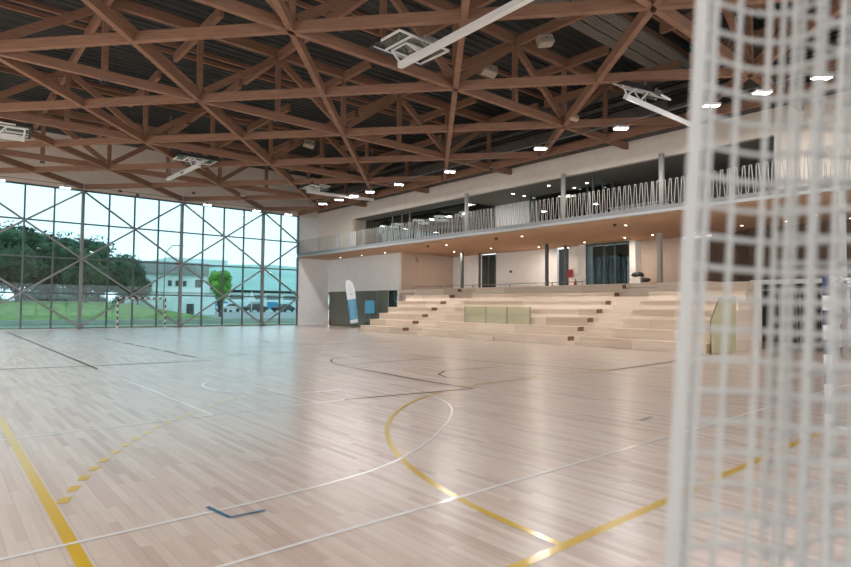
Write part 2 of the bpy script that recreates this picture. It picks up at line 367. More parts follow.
# ================================================================== ROOF TIMBER
CH, CW = .29, .175
def tru_x(n): return .952+3.052*n
def make_truss():
    t = thing('roof_truss', '', 'roof truss', (0, 0, 0))
    xa = tru_x(-4)-.1
    MB().box((xa, -CW/2, ZC-CH/2), (XW, CW/2, ZC+CH/2)).build('bottom_chord', 'timber', t)
    MB().box((xa, -.1, ZT-.17), (XW, .1, ZT+.17)).build('top_chord', 'timber', t)
    for n in range(-4, 8):
        x = tru_x(n)
        if n < 8: MB().box((x-.09, -.075, ZC+CH/2), (x+.09, .075, ZT-.17)).build('post', 'timber', t)
        odd = n % 2 == 0       # N positions (beams crossing); M positions between
        L0, L1 = (-2.0, 2.9) if odd else (-3.3, 3.3)
        MB().box((x-.08, L0, ZT-.27), (x+.08, -.1, ZT+.07)).box((x-.08, .1, ZT-.27), (x+.08, L1, ZT+.07)).build('cross_rib', 'timber', t)
    for n in range(-3, 8, 2):
        x = tru_x(n)
        for s in (-1, 1):
            if x+s*3.052 > XW: continue
            xe = x+s*2.9
            MB().beam((x+s*.12, 0, ZT-.28), (xe, 0, ZC+.26), .15, .24).build('web_diagonal', 'timber', t)
    return t
tr = None
TY = [6.84, 13.856, 20.872, 27.888, 34.904]
tl = ['closest to the camera', 'second from the camera', 'middle one', 'second from the glazing', 'closest to the glazing']
for i, y in enumerate(TY):
    lab = 'deep timber roof truss spanning parallel to the glazed wall, '+tl[i]
    if i == 0: tr = make_truss(); tr.location = (0, y, 0); tr['label'] = lab; tr['group'] = 'timber roof trusses'
    else: dup(tr, (0, y, 0), None, lab, 'timber roof trusses')
# diagonal beams of the lower grid
Y0 = .2
def clipline(px, py, dx, dy):
    ts = []
    t0, t1 = -1e9, 1e9
    for p, d, lo, hi in ((px, dx, XL+.5, XS-.1), (py, dy, Y0, YG-.12)):
        a, c = (lo-p)/d, (hi-p)/d
        if a > c: a, c = c, a
        t0, t1 = max(t0, a), min(t1, c)
    return t0, t1
ia = 0
for a in range(-4, 13):
    px, py, dx, dy = -2.10+3.052*a, 24.38+3.508*a, 3.052, -3.508
    t0, t1 = clipline(px, py, dx, dy)
    if t1-t0 < .8: continue
    z = ZC+.0
    o = MB().beam((px+dx*t0, py+dy*t0, z), (px+dx*t1, py+dy*t1, z), CW, CH-.01).build('roof_beam', 'timber')
    tag(o, 'diagonal timber roof beam crossing the view sideways, %s of its row counted from the near corner' % nth(ia), 'beam', 'sideways diagonal roof beams'); ia += 1
ib = 0
for l in range(-8, 13):
    px, py, dx, dy = -2.10+3.052*l, 24.38-3.508*l, 3.052, 3.508
    t0, t1 = clipline(px, py, dx, dy)
    if t1-t0 < .8: continue
    o = MB().beam((px+dx*t0, py+dy*t0, ZC+.005), (px+dx*t1, py+dy*t1, ZC+.005), CW, CH+.01).build('roof_beam', 'timber')
    tag(o, 'diagonal timber roof beam running away from the camera, %s of its row counted from the left' % nth(ib), 'beam', 'receding diagonal roof beams'); ib += 1
o = MB().box((XS-.1, .2, ZC-.16), (XS+.1, YG-.05, ZC+.16)).build('edge_beam', 'timber'); tag(o, 'straight timber edge beam running along the beige wall above the gallery', 'beam')
# joist pairs between the trusses, under the deck
for i, y in enumerate([3.5, 10.35, 17.36, 24.38, 31.4, 38.4]):
    for s in (-1, 1):
        o = MB().box((XL+.3, y+s*.36-.06, ZROOF-.17), (XW, y+s*.36+.06, ZROOF-.005)).build('roof_joist', 'timber')
        tag(o, 'slim timber joist under the dark deck, %s of the %s pair from the camera' % ('near one' if s < 0 else 'far one', nth(i)), 'joist', 'twin joists under the deck')

# ================================================================== ROOF FITTINGS
# sensors on the truss bottoms
SENS = [(4.0, 20.87, 'left, by the second diagonal beam'), (10.1, 20.87, 'centre left, above the dashed line'), (4.0, 34.9, 'far left near the glazed wall'), (12.6, 37.9, 'far, above the glazed bays'), (16.2, 20.87, 'centre, left of the long bright floodlight'),
        (8.87, 40.5, 'over the second glazed bay'), (10.06, 41.2, 'beside the second glazed bay, further back'), (22.0, 20.4, 'by the beige wall over the gallery')]
def make_sensor():
    t = thing('roof_sensor', '', 'sensor')
    MB().box((-.10, -.07, -.06), (.10, .07, 0)).build('mount', 'steel', t)
    MB().ball((-.05, 0, -.10), .06, 2).ball((.06, 0, -.10), .06, 2).build('sensor_head', 'black', t)
    return t
s0 = None
for i, (x, y, t_) in enumerate(SENS):
    lab = 'small dark twin-headed ceiling sensor under a timber beam, '+t_
    if s0 is None: s0 = make_sensor(); s0.location = (x, y, ZC-CH/2); s0['label'] = lab; s0['group'] = 'ceiling sensors'
    else: dup(s0, (x, y, ZC-CH/2), 0, lab, 'ceiling sensors')
# flood lights
def make_flood():
    t = thing('flood_light', '', 'floodlight')
    MB().box((-.28, -.14, -.02), (.28, .14, .06)).build('housing', 'whitemetal', t)
    MB().box((-.25, -.11, -.035), (-.02, .11, -.02)).box((.02, -.11, -.035), (.25, .11, -.02)).build('lens', 'lamp', t)
    MB().box((-.02, -.02, .04), (.02, .02, .18)).build('bracket', 'steel', t)
    return t
FL = [(21, 35.85), (21, 33.7), (21, 31.84), (21, 30.0), (21, 27.0), (21, 22.51), (21, 16.4), (21, 12.33), (21, 8.77), (21, 7.10), (21, 5.38)]
FT = ['first from the glazing', 'second from the glazing', 'third from the glazing', 'fourth from the glazing', 'fifth from the glazing', 'sixth from the glazing, in mid picture',
      'seventh from the glazing', 'last one left of the net', 'leftmost one behind the net', 'middle one behind the net', 'rightmost one behind the net']
f0 = None
def flight(x, y, z, e, sz=.3):
    ld = bpy.data.lights.new('flood_glow', 'AREA'); ld.energy = e; ld.size = sz; ld.color = (1, .97, .94)
    lo = bpy.data.objects.new('flood_glow', ld); COL.objects.link(lo); lo.location = (x, y, z); return lo
for i, ((x, y), t_) in enumerate(zip(FL, FT)):
    lab = 'lit white twin floodlight hanging by the beige wall, '+t_
    z = 8.67; x *= .966; y *= .966
    if f0 is None: f0 = make_flood(); f0.location = (x, y, z);  f0.rotation_euler = (0, 0, PI/2-.1); f0['label'] = lab; f0['group'] = 'floodlights along the gallery wall'; o = f0
    else: o = dup(f0, (x, y, z), PI/2-.1, lab, 'floodlights along the gallery wall')
    o.rotation_euler = (0, 0, -.65)
    flight(x, y, z-.045, 85 if i < 5 else 120 if i < 8 else 60)
k = 0
for y in (-4, 2, 8, 14, 20, 26, 32, 38):  # unseen floodlight rows, added as fill light for the hall
    for x in (-4.2, -9):
        o = dup(f0, (x, y, 8.67), 0, 'added fill floodlight outside the left picture edge, %s row, %s from the back' % ('inner' if x > -5 else 'outer', nth(k//2)), 'added fill floodlights on the unseen hall side'); o.rotation_euler = (0, 0, .8); flight(x, y, 8.615, 70 if y < 5 else 210 if y < 18 else 300); k += 1
for x in (4, 10, 16):  # unseen as well, added for fill from behind the view
    o = dup(f0, (x, -4, 8.67), 0, 'added fill floodlight behind the camera, %s' % {4: 'left one', 10: 'middle one', 16: 'right one'}[x], 'added fill floodlights behind the camera'); o.rotation_euler = (0, 0, .8); flight(x, -4, 8.615, 110)
for i, (x, t_) in enumerate([(2.7, 'at the left picture edge'), (6.0, 'left of the first thick column'), (14.8, 'over the third glazed bay'), (18.55, 'over the column right of centre'), (21.2, 'in the far right corner of the glazing')]):
    dup(f0, (x*.978, YG-1.3, 8.67), 0, 'lit floodlight at the head of the glazing, '+t_, 'floodlights along the glazed wall')
for (a_, b_, lb) in (((20.29, .5, 8.875), (20.29, 36.5, 8.875), 'along the gallery wall'), ((1, YG-1.3, 8.875), (21, YG-1.3, 8.875), 'along the head of the glazing'), ((-4.2, -4.5, 8.875), (-4.2, 38.5, 8.875), 'added for fill outside the left picture edge, inner one'), ((-9, -4.5, 8.875), (-9, 38.5, 8.875), 'added for fill outside the left picture edge, outer one'), ((3, -4, 8.875), (17, -4, 8.875), 'added for fill behind the camera')):  # last three rails are added along with the unseen fill lamps
    o = MB().beam(a_, b_, .04, .04).build('lighting_rail', 'steel'); tag(o, 'thin grey rail carrying the floodlights '+lb, 'rail', 'lighting rails')
# basketball hoops folded up under the roof
def make_hoop():
    t = thing('folded_basketball_hoop', '', 'basketball hoop')
    m = MB().beam((0, 0, 0), (0, -5.0, .12), .16, .16).build('mast', 'whitemetal', t)
    MB().box((.075, -2.6, -.02), (.082, -2.1, .05)).build('maker_plate', 'black', m)
    b = MB(); zb = .35; W, D = .9, 1.25; y0 = .15
    for (x, y, X, Y) in ((-W, y0-D, W, y0-D), (-W, y0, W, y0)): b.beam((x, y, zb), (X, Y, zb), .045, .05)
    for x in (-W, W, -.45, .45): b.beam((x, y0-D, zb), (x, y0, zb), .045, .05)
    b.build('backboard_frame', 'whitemetal', t)
    MB().box((-W, y0-D, zb+.04), (W, y0, zb+.055)).build('backboard', 'glass_in', t)
    b = MB().box((-W-.09, y0-.02, zb-.05), (W+.09, y0+.07, zb+.09))
    for s in (-1, 1): b.box((s*(W+.05)-.04, y0-.45, zb-.05), (s*(W+.05)+.04, y0+.07, zb+.09))
    b.build('edge_padding', 'black', t)
    b = MB()
    for x in (-.3, .3): b.beam((x, y0-.15, zb), (0, -.05, .05), .045, .045); b.beam((x, y0-.8, zb), (0, -.9, .08), .045, .045)
    b.beam((-.3, y0-.15, zb), (.3, y0-.15, zb), .05, .05); b.beam((-.3, y0-.8, zb), (.3, y0-.8, zb), .05, .05)
    b.beam((-.3, y0-.15, zb), (-.3, y0-.8, zb), .04, .04); b.beam((.3, y0-.15, zb), (.3, y0-.8, zb), .04, .04)
    b.build('bracing', 'whitemetal', t)
    pts = [(.225*math.cos(2*PI*k/20), y0-.5+0, 0) for k in range(20)]
    ring = [(.225*math.cos(2*PI*k/20), y0-.35+.225*math.sin(2*PI*k/20)*.3, zb+.30+.225*math.sin(2*PI*k/20)) for k in range(21)]
    MB().tube(ring, .012, 6).build('rim', 'red', t)
    b = MB().beam((0, -1.2, .1), (0, -.4, 1.0), .05, .05)
    b.build('hanger', 'steel', t); MB().beam((0, -4.8, .12), (0, -4.8, 3.69), .07, .07).build('hanger', 'steel', t); MB().beam((-.25, -1.35, .3), (.25, -1.35, .3), .12, .08).build('hanger', 'steel', t)
    return t
h0 = make_hoop(); h0.location = (10.0, 12.87, 8.55); h0['label'] = 'folded basketball hoop with long white mast under the roof, largest, top centre'; h0['group'] = 'folded basketball hoops'
h0.rotation_euler = (math.radians(0), 0, .015)
dup(h0, (16.9, 9.75, 8.5), 0, 'folded basketball hoop hanging near the gallery wall, left of the net', 'folded basketball hoops').rotation_euler = (0, math.radians(-27), PI/2+.02)
dup(h0, (9.75, 28.6, 8.5), PI, 'folded basketball hoop with white mast high in front of the far glazing', 'folded basketball hoops').rotation_euler = (0, 0, PI)
dup(h0, (17.2, 31.3, 8.6), 0, 'small far folded basketball hoop beside the farthest wall floodlights', 'folded basketball hoops').rotation_euler = (0, 0, PI/2)
dup(h0, (2.7, 29.2, 8.5), 0, 'folded basketball hoop with black padded edge, cut by the left picture edge', 'folded basketball hoops').rotation_euler = (0, 0, -PI/2-.1)
# loudspeakers
def make_spk():
    t = thing('loudspeaker', '', 'loudspeaker')
    MB().box((-.36, -.2, -.22), (.36, .2, .22)).build('cabinet', 'speaker', t, bevel=.03)
    MB().box((-.32, -.205, -.02), (.32, -.2, -.005)).ball((0, -.2, .02), .05, 2, (1, .3, 1)).build('grille_detail', 'black', t)
    MB().box((-.015, -.015, .22), (.015, .015, .9)).beam((0, .1, .2), (0, .3, .5), .04, .04).build('hanger', 'steel', t)
    return t
sp = make_spk(); sp.location = (15.05, 11.57, 10.4); sp.rotation_euler = (math.radians(-18), math.radians(-12), math.radians(-25)); sp['label'] = 'cream loudspeaker hanging among the beams, large one at upper right'; sp['group'] = 'loudspeakers under the roof'; sp.scale = (.72, .72, .72)
for (x, y, z, t_) in ((15.5, 14.5, 10.45, 'small one behind a beam near the long white mast'), (15.23, 27.58, 10.4, 'far one left of the centre beams'), (18.6, 12.9, 8.95, 'white one at the beam crossing near the wall'), (14.6, 34.76, 8.56, 'far one over the glazed bays')):
    o = dup(sp, (x, y, z), 0, 'cream loudspeaker hanging among the beams, '+t_, 'loudspeakers under the roof'); o.rotation_euler = (math.radians(-20), math.radians(10), math.radians(-20)); o.scale = (.8, .8, .8) if y < 15 and z > 9 or x < 15.5 and y < 28 else (.45, .45, .45)
# ribbed ducts under deck and trays along the wall
o = MB()
for k in range(3):
    y = 10.3+k*.52
    for j in range(5): o.box((14.3, y+j*.09, 11.52), (XW, y+j*.09+.05, 11.60))
    o.box((14.3, y, 11.58), (XW, y+.44, 11.64))
o = o.build('ribbed_duct', 'ceil2'); tag(o, 'grey ribbed duct panels crossing under the deck at upper right', 'duct')
for i, (z, x) in enumerate([(9.75, 23.3), (10.45, 23.0), (11.1, 23.5)]):
    b = MB(); b.box((x-.2, 2, z), (x-.17, YG-1, z+.1)).box((x+.17, 2, z), (x+.2, YG-1, z+.1))
    y = 2.1
    while y < YG-1.2: b.box((x-.17, y, z+.01), (x+.17, y+.05, z+.03)); y += .4
    o = b.build('cable_tray', 'black'); tag(o, 'black ladder cable tray along the side wall above the beams, '+('lowest', 'middle', 'highest')[i], 'cable tray', 'cable trays on the side wall')
o = MB().tube([(23.6, 12.5, 9.55), (23.6, 20, 9.55)], .13, 12).tube([(23.3, 12.5, 9.5), (23.3, 20, 9.5)], .07, 10).build('silver_pipe', 'fascia'); tag(o, 'silver pipe pair along the side wall behind the edge beam', 'pipe')
o = MB().box((XW-.04, 10.9, 10.4), (XW, 11.9, 10.9)).build('vent_grille', 'dark'); tag(o, 'dark rectangular vent grille high on the side wall', 'vent')

# ================================================================== GALLERY
# zigzag railing
random.seed(3)
b = MB(); y = 41.8; z0, z1 = 5.82, 6.83
def bar(y1, za, y2, zb): b.beam((XS+.02, y1, za), (XS+.02, y2, zb), .027, .014, up=(1, 0, 0))
while y > 2:
    p = .125; j = [random.uniform(-.03, .03) for _ in range(4)]
    ya, yb_, yc, yd = y, y-.035+j[0], y-p+j[1]*.5, y-2*p+.03
    bar(y, z0, y-.05+j[0], z1); bar(y-.05+j[0], z1, y-.05+j[0]-.075, z1); bar(y-.05+j[0]-.075, z1, y-.175+j[1], z0); bar(y-.175+j[1], z0, y-.25, z0)
    y -= .25
ra = thing('gallery_railing', 'zigzag pale metal railing along the gallery edge', 'railing')
b.build('zigzag_bars', 'rail', ra)
yy = 41.7
while yy > 2: MB().box((XS+.03, yy-.02, 5.8), (XS+.05, yy+.02, 6.8)).build('railing_post', 'rail', ra); yy -= 3.0
# gallery columns
for i, (y, t_) in enumerate(((24.0, 'at the right end of the lamp-reflecting glass room'), (17.13, 'between the pale recess and the dark glass partition'), (12.03, 'at the near end, left of the net'))):
    o = MB().tube([(XW-.35, y, 5.8), (XW-.35, y, 8.3)], .12, 16).build('gallery_column', 'column'); tag(o, 'light grey round gallery column, '+t_, 'column', 'gallery columns')
# glass room on the gallery
gr = thing('glass_partition', 'dark framed glass partition closing the gallery room with round lamps', 'glass partition')
GX2 = 25.3
for i, y in enumerate((36.6, 33.2, 32.1, 31.2, 25.6)): MB().box((GX2-.05, y-.05, 5.8), (GX2+.05, y+.05, 8.26)).build('frame_post', 'steel', gr)
for ya, yb_ in ((25.65, 31.15), (31.25, 32.05), (32.15, 33.15), (33.25, 36.55)): MB().box((GX2-.01, ya, 5.85), (GX2+.01, yb_, 8.2)).build('pane', 'glass_in', gr)
MB().box((GX2-.04, 25.55, 8.18), (GX2+.04, 36.65, 8.26)).build('head_rail', 'steel', gr)
MB().box((GX2, 25.5, 5.8), (GX2+3., 25.58, 8.2)).build('side_pane', 'glass_in', gr)
g2 = thing('glass_partition', 'dark glass partition set back on the gallery right of the second column', 'glass partition')
for y in (21.9, 17.9, 16.4): MB().box((27.0, y-.05, 5.8), (27.1, y+.05, 8.26)).build('frame_post', 'steel_dark', g2)
for ya, yb_ in ((17.95, 21.85), (16.45, 17.85)): MB().box((27.04, ya, 5.8), (27.06, yb_, 8.2)).build('pane', 'glass_in', g2)
for x in (25.2, 26.1): MB().box((x, 16.35, 5.8), (x+.06, 16.43, 8.26)).build('frame_post', 'steel_dark', g2)
PL = [(27.0, 35.4), (26.2, 34.0), (27.4, 32.25), (26.2, 31.4), (27.5, 30.2), (26.1, 29.0), (27.2, 27.6), (26.2, 26.6)]
p0 = None
for i, (x, y) in enumerate(PL):
    lab = 'round flat glowing pendant lamp inside the gallery glass room, %s from its far end' % nth(i)
    if p0 is None:
        p0 = thing('pendant_lamp', lab, 'lamp', (x, y, 7.75), 0, 'round gallery lamps')
        MB().disc((0, 0, 0), .42, .05, 28).build('glowing_disc', 'disc', p0)
        MB().tube([(0, 0, .05), (0, 0, .5)], .008, 6).disc((0, 0, .05), .43, .02, 28).build('suspension', 'whitemetal', p0)
    else: dup(p0, (x, y, 7.75), 0, lab)
# doors on gallery end wall
for i, y in enumerate((38.6, 36.6)):
    o = MB().box((XW-.03, y-.45, 5.8), (XW, y+.45, 7.25)).build('wall_cabinet', 'white', bevel=.01); tag(o, 'flush pale cabinet door on the gallery wall behind the railing, %s from the glazing' % nth(i), 'cabinet', 'gallery wall cabinets')
# tables with chairs glimpsed through rail (bar counter)
o = MB().box((25.3, 12.6, 5.8), (25.8, 15.4, 6.5)).box((25.2, 12.5, 6.5), (25.9, 15.5, 6.56)).build('gallery_counter', 'steel'); tag(o, 'grey counter behind the railing near the third gallery column', 'counter')
# gallery downlights
def make_down():
    t = thing('downlight', '', 'downlight')
    MB().disc((0, 0, -.012), .10, .014, 16).build('trim_ring', 'whitemetal', t)
    MB().disc((0, 0, -.02), .075, .01, 16).build('glowing_lens', 'down', t)
    return t
d0 = None
GD = [(25.6, 22.0), (26.6, 22.0), (25.3, 19.2), (26.8, 18.6), (26.2, 17.4)]
for i, (x, y) in enumerate(GD):
    lab = 'round recessed downlight in the gallery ceiling, %s from the glass room' % nth(i)
    if d0 is None: d0 = make_down(); d0.location = (x, y, 8.26); d0['label'] = lab; d0['group'] = 'gallery ceiling downlights'
    else: dup(d0, (x, y, 8.26), 0, lab, 'gallery ceiling downlights')
SD = [(24.5, 39), (24.5, 36), (24.5, 33), (27.5, 29), (27.5, 25.5), (29, 22.8), (28.8, 19.3), (28.6, 16.6), (28.4, 14.9), (29, 13), (28, 10.4), (28, 8.6), (27, 7.2), (29, 6.5), (24, 26), (24, 20), (24.2, 14)]
for i, (x, y) in enumerate(SD):
    dup(d0, (x, y, 5.44), 0, 'recessed downlight in the brown soffit under the gallery, %s counted from the glazed wall' % nth(i), 'soffit downlights', (.65, .65, 1))
    if 3 <= i <= 8 and i != 4 and i % 2: 
        ld = bpy.data.lights.new('down_glow', 'AREA'); ld.energy = 38; ld.size = .5; ld.color = (1, .85, .7)
        lo = bpy.data.objects.new('down_glow', ld); COL.objects.link(lo); lo.location = (x, y, 5.36)
for (x, y, e) in ((25.8, 25, 30), (26, 20, 25)):
    ld = bpy.data.lights.new('gallery_glow', 'AREA'); ld.energy = e; ld.size = .8; ld.color = (1, .93, .84)
    lo = bpy.data.objects.new('gallery_glow', ld); COL.objects.link(lo); lo.location = (x, y, 8.15)
for i, (x, y) in enumerate([(23.6, 27.3), (23.6, 21.5), (23.6, 14.2)]):
    o = MB().disc((x, y, 5.41), .1, .03, 16).ball((x, y, 5.40), .08, 2, (1, 1, .9)).build('dome_camera', 'black'); tag(o, 'black dome camera under the brown soffit, %s from the glazed wall' % nth(i), 'camera', 'soffit dome cameras')

# ================================================================== BLEACHERS
FX, RUN, RISE = 20.6, .73, .385
YE, YB = 30.3, 8.9
bl = thing('bleachers', 'pale plywood stepped bleachers under the gallery', 'bleachers')
AIS = [(24.0, 25.9), (12.9, 14.6)]
zt = [.38+.39*i for i in range(7)]
for i in range(7):
    xa = FX+RUN*i; xb = xa+RUN+ (0 if i < 6 else .2); z1_ = zt[i]; z0_ = 0 if i == 0 else zt[i-1]-.04
    ye = YE
    b = MB()
    segs = []; y = ye
    for (a0, a1) in AIS: segs.append((a1, y)); y = a0
    segs.append((YB, y))
    for (s0_, s1_) in segs:
        b.box((xa, s0_, 0), (xb, s1_, z1_-.031)); b.box((xa-.08, s0_, z1_-.03), (xb, s1_, z1_))
    for (a0, a1) in AIS: b.box((xa+.36, a0, 0), (xb, a1, z1_)) 
    b.build('seating_tier', 'tier', bl)
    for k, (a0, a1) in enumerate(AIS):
        MB().box((xa-.075, a1-.012, z1_-.19), (xa+.36, a1-.001, z1_-.005)).build('end_shade_panel', 'end', bl)  # thin dark sheet painting the shade of the tier end face
        MB().box((xa-.0, a0, 0), (xa+.36, a1, z1_-.19)).build('aisle_step', 'tier', bl)
MB().box((FX-.6, 18.9, 0), (FX-.03, 20.1, .19)).box((FX-.3, 20.1, 0), (FX-.03, 20.6, .19)).build('base_step', 'tier', bl)
MB().box((25.45, 30.3, 0), (25.55, 32.25, 2.58)).build('wall_landing_side', 'warm', kind='structure')
MB().box((25.2, 10.6, 2.58), (XR, 32.25, 2.78)).build('floor_landing', 'tier', kind='structure')
MB().box((25.95, 10.6, 0), (29.4, 10.72, 2.58)).build('wall_bleacher_side', 'tier', kind='structure')
# glass guards
g = thing('glass_guard', 'three panel yellow-green glass guard set in the middle of the bleachers', 'glass guard')
for k, (ya, yb_) in enumerate(((20.70, 22.23), (19.25, 20.66), (17.78, 19.21))):
    p = MB().box((FX+RUN*2-.14, ya, .79), (FX+RUN*2-.115, yb_, 1.62)).build('glass_panel', 'guard', g)
    MB().box((FX+RUN*2-.15, ya, 1.20), (FX+RUN*2-.105, yb_, 1.23)).build('panel_clip', 'rail', p)
b = MB()
for y in (22.25, 20.68, 19.23, 17.76): b.box((FX+RUN*2-.16, y-.015, .77), (FX+RUN*2-.10, y+.015, 1.64))
b.build('guard_posts', 'rail', g)
g = thing('stair_guard', 'yellow-green glass stair guard at the near end of the bleachers behind the net', 'glass guard')
MB().prism([(20.75, 8.75, .02), (20.75, 8.75, 1.15), (21.45, 8.75, 1.95), (21.45, 8.75, .02)], (0, .02, 0)).build('glass_panel', 'guard', g)
MB().box((21.47, 8.75, .02), (22.9, 8.77, 2.0)).build('glass_panel', 'guard', g)
MB().tube([(20.72, 8.76, 0), (20.72, 8.76, 1.18), (21.45, 8.76, 2.0), (22.95, 8.76, 2.05)], .022, 8).build('handrail', 'dcol', g)
# posts on landing
for i, (x, y, m, wd, t_) in enumerate(((28.0, 28.7, 'dcol', .17, 'dark slim column at the back of the bleachers, left of the glazed door'), (29.6, 28.55, 'dcol', .12, 'slim grey column beside the glazed door behind the bleachers'), (28.0, 21.4, 'dcol', .16, 'dark slim column in the middle of the landing behind the bleachers'),
        (29.6, 21.2, 'dcol', .16, 'dark column just right of the middle one on the landing'), (28.0, 14.31, 'column', .2, 'thick light grey column on the landing near the net'))):
    o = MB().box((x-wd/2, y-wd/2, 2.78), (x+wd/2, y+wd/2, 5.44)).build('landing_column', m); tag(o, t_, 'column', 'landing columns')
# landing back rail
rr = thing('landing_rail', 'thin dark handrail along the top of the bleachers', 'railing'); MB().tube([(25.35, 31, 2.95), (25.35, 17, 2.95)], .02, 6).build('handrail', 'steel', rr)
b = MB(); [b.box((25.33, y, 2.78), (25.37, y+.04, 2.95)) for y in (30.8, 28, 25, 22, 19, 17.1)]; b.build('rail_posts', 'steel', rr)
# glazed doors on the rear wall
d2 = bpy.data.objects.new('door_2', None); COL.objects.link(d2); d2['kind'] = 'structure'
for ya, yb_ in ((27.85, 28.5), (28.5, 29.15)):
    b = MB(); 
    for y in (ya, yb_-.06): b.box((XR-.03, y, 2.78), (XR+.05, y+.06, 5.4))
    b.box((XR-.03, ya, 2.78), (XR+.05, yb_, 2.9)).box((XR-.03, ya, 5.3), (XR+.05, yb_, 5.4)).build('door_frame', 'steel_dark', d2, kind='structure')
    MB().box((XR, ya, 2.9), (XR+.02, yb_, 5.3)).build('door_pane', 'glass_in', d2, kind='structure')
d3 = bpy.data.objects.new('window_2', None); COL.objects.link(d3); d3['kind'] = 'structure'
for ya, yb_ in ((18.7, 19.95), (18.0, 18.7), (17.05, 18.0)):
    b = MB()
    for y in (ya, yb_-.05): b.box((XR-.6, y, 2.78), (XR-.54, y+.05, 5.4))
    b.box((XR-.6, ya, 5.3), (XR-.54, yb_, 5.42)).build('window_frame', 'steel_dark', d3, kind='structure')
    MB().box((XR-.58, ya, 2.8), (XR-.56, yb_, 5.3)).build('window_pane', 'glass_in', d3, kind='structure')
b = MB().box((XR-.65, 19.95, 2.78), (XR, 20.4, 5.44)).box((XR-.65, 16.7, 2.78), (XR, 17.05, 5.44)).build('wall_pilaster', 'white', kind='structure')
MB().box((XR+.2, 17.9, 2.78), (XR+.5, 18.4, 4.8)).build('door_3', 'black', kind='structure')
MB().box((XR-.02, 13.0, 2.78), (XR+.3, 13.9, 5.1)).build('door_4', 'timber', kind='structure')
# safety items
def extinguisher(x, y, z, lab):
    t = thing('fire_extinguisher', lab, 'fire extinguisher', (x, y, z))
    MB().tube([(0, 0, 0), (0, 0, .02), (0, 0, .42), (0, 0, .48), (0, 0, .52)], [.05, .08, .08, .05, .03], 14).build('cylinder', 'red', t)
    MB().box((-.02, -.06, .52), (.02, .05, .60)).tube([(0, -.05, .55), (0, -.13, .45), (0, -.12, .2)], .012, 6).build('valve_and_hose', 'black', t)
    MB().box((-.03, -.10, .7), (.03, -.08, .95)).build('wall_sign', 'red', t)
    return t
extinguisher(25.07, 41.4, .0, 'red fire extinguisher on the white wall left of the olive doors')
extinguisher(30.3, 21.0, 2.78, 'red fire extinguisher on the wall behind the top of the bleachers')
o = MB().box((XR-.12, 20.4+.9, 3.5), (XR-.0, 21.6, 4.0)).build('hose_cabinet', 'red'); tag(o, 'small red fire hose box on the wall behind the bleachers', 'fire hose')
o = MB().box((XR-.03, 26.3, 4.0), (XR, 26.5, 4.15)).build('wall_switch', 'black'); tag(o, 'small black switch plate on the white wall right of the glazed door', 'switch')
# S sign on return wall
o = MB().tube([(26.8+.12*math.sin(2*PI*k/12), 32.22, 4.85+.32*(k/12)) for k in range(13)], .025, 6).build('wall_sign', 'dark'); tag(o, 'small dark S shaped mark high on the brown return wall', 'sign')
# pushchair / items on landing
t = thing('covered_bin', 'black and white covered trolley on the landing near the grey column', 'trolley', (29.2, 16.2, 2.78))
MB().box((-.25, -.3, .1), (.25, .3, .55)).build('white_body', 'whitemetal', t, bevel=.05); MB().ball((0, 0, .62), .36, 2, (.8, 1, .55)).ball((.0, -.5, .35), .25, 2, (.8, 1, .5)).build('black_cover', 'black', t)
for s in (-1, 1): MB().tube([(-.2, s*.25, .06), (-.16, s*.25, .06)], .06, 10).build('wheel', 'black', t)

# olive doors below the gallery (white wall plane)
cab = bpy.data.objects.new('door_1', None); COL.objects.link(cab); cab['kind'] = 'structure'
ys = [41.85, 39.75, 37.85, 36.0, 34.9, 33.6]
for i, (yb_, ya) in enumerate(zip(ys, ys[1:])):
    for (za, zb) in ((.05, 1.0), (1.01, 1.4), (1.41, 2.74)): MB().box((25.24, ya+.012, za), (25.30, yb_-.012, zb)).build('door_panel', 'greydoor', cab, kind='structure')
MB().box((25.22, 33.5, 0), (25.28, 33.62, 2.76)).box((25.2, 34.85, 0), (25.26, 34.95, 2.76)).build('door_frame', 'rail', cab, kind='structure')
MB().box((25.24, 32.5, 0), (25.26, 33.5, 2.7)).build('door_glass', 'glass_in', cab, kind='structure')
MB().box((25.3, 32.5, 0), (25.36, YG, 2.76)).build('door_backing', 'dark', cab, kind='structure')
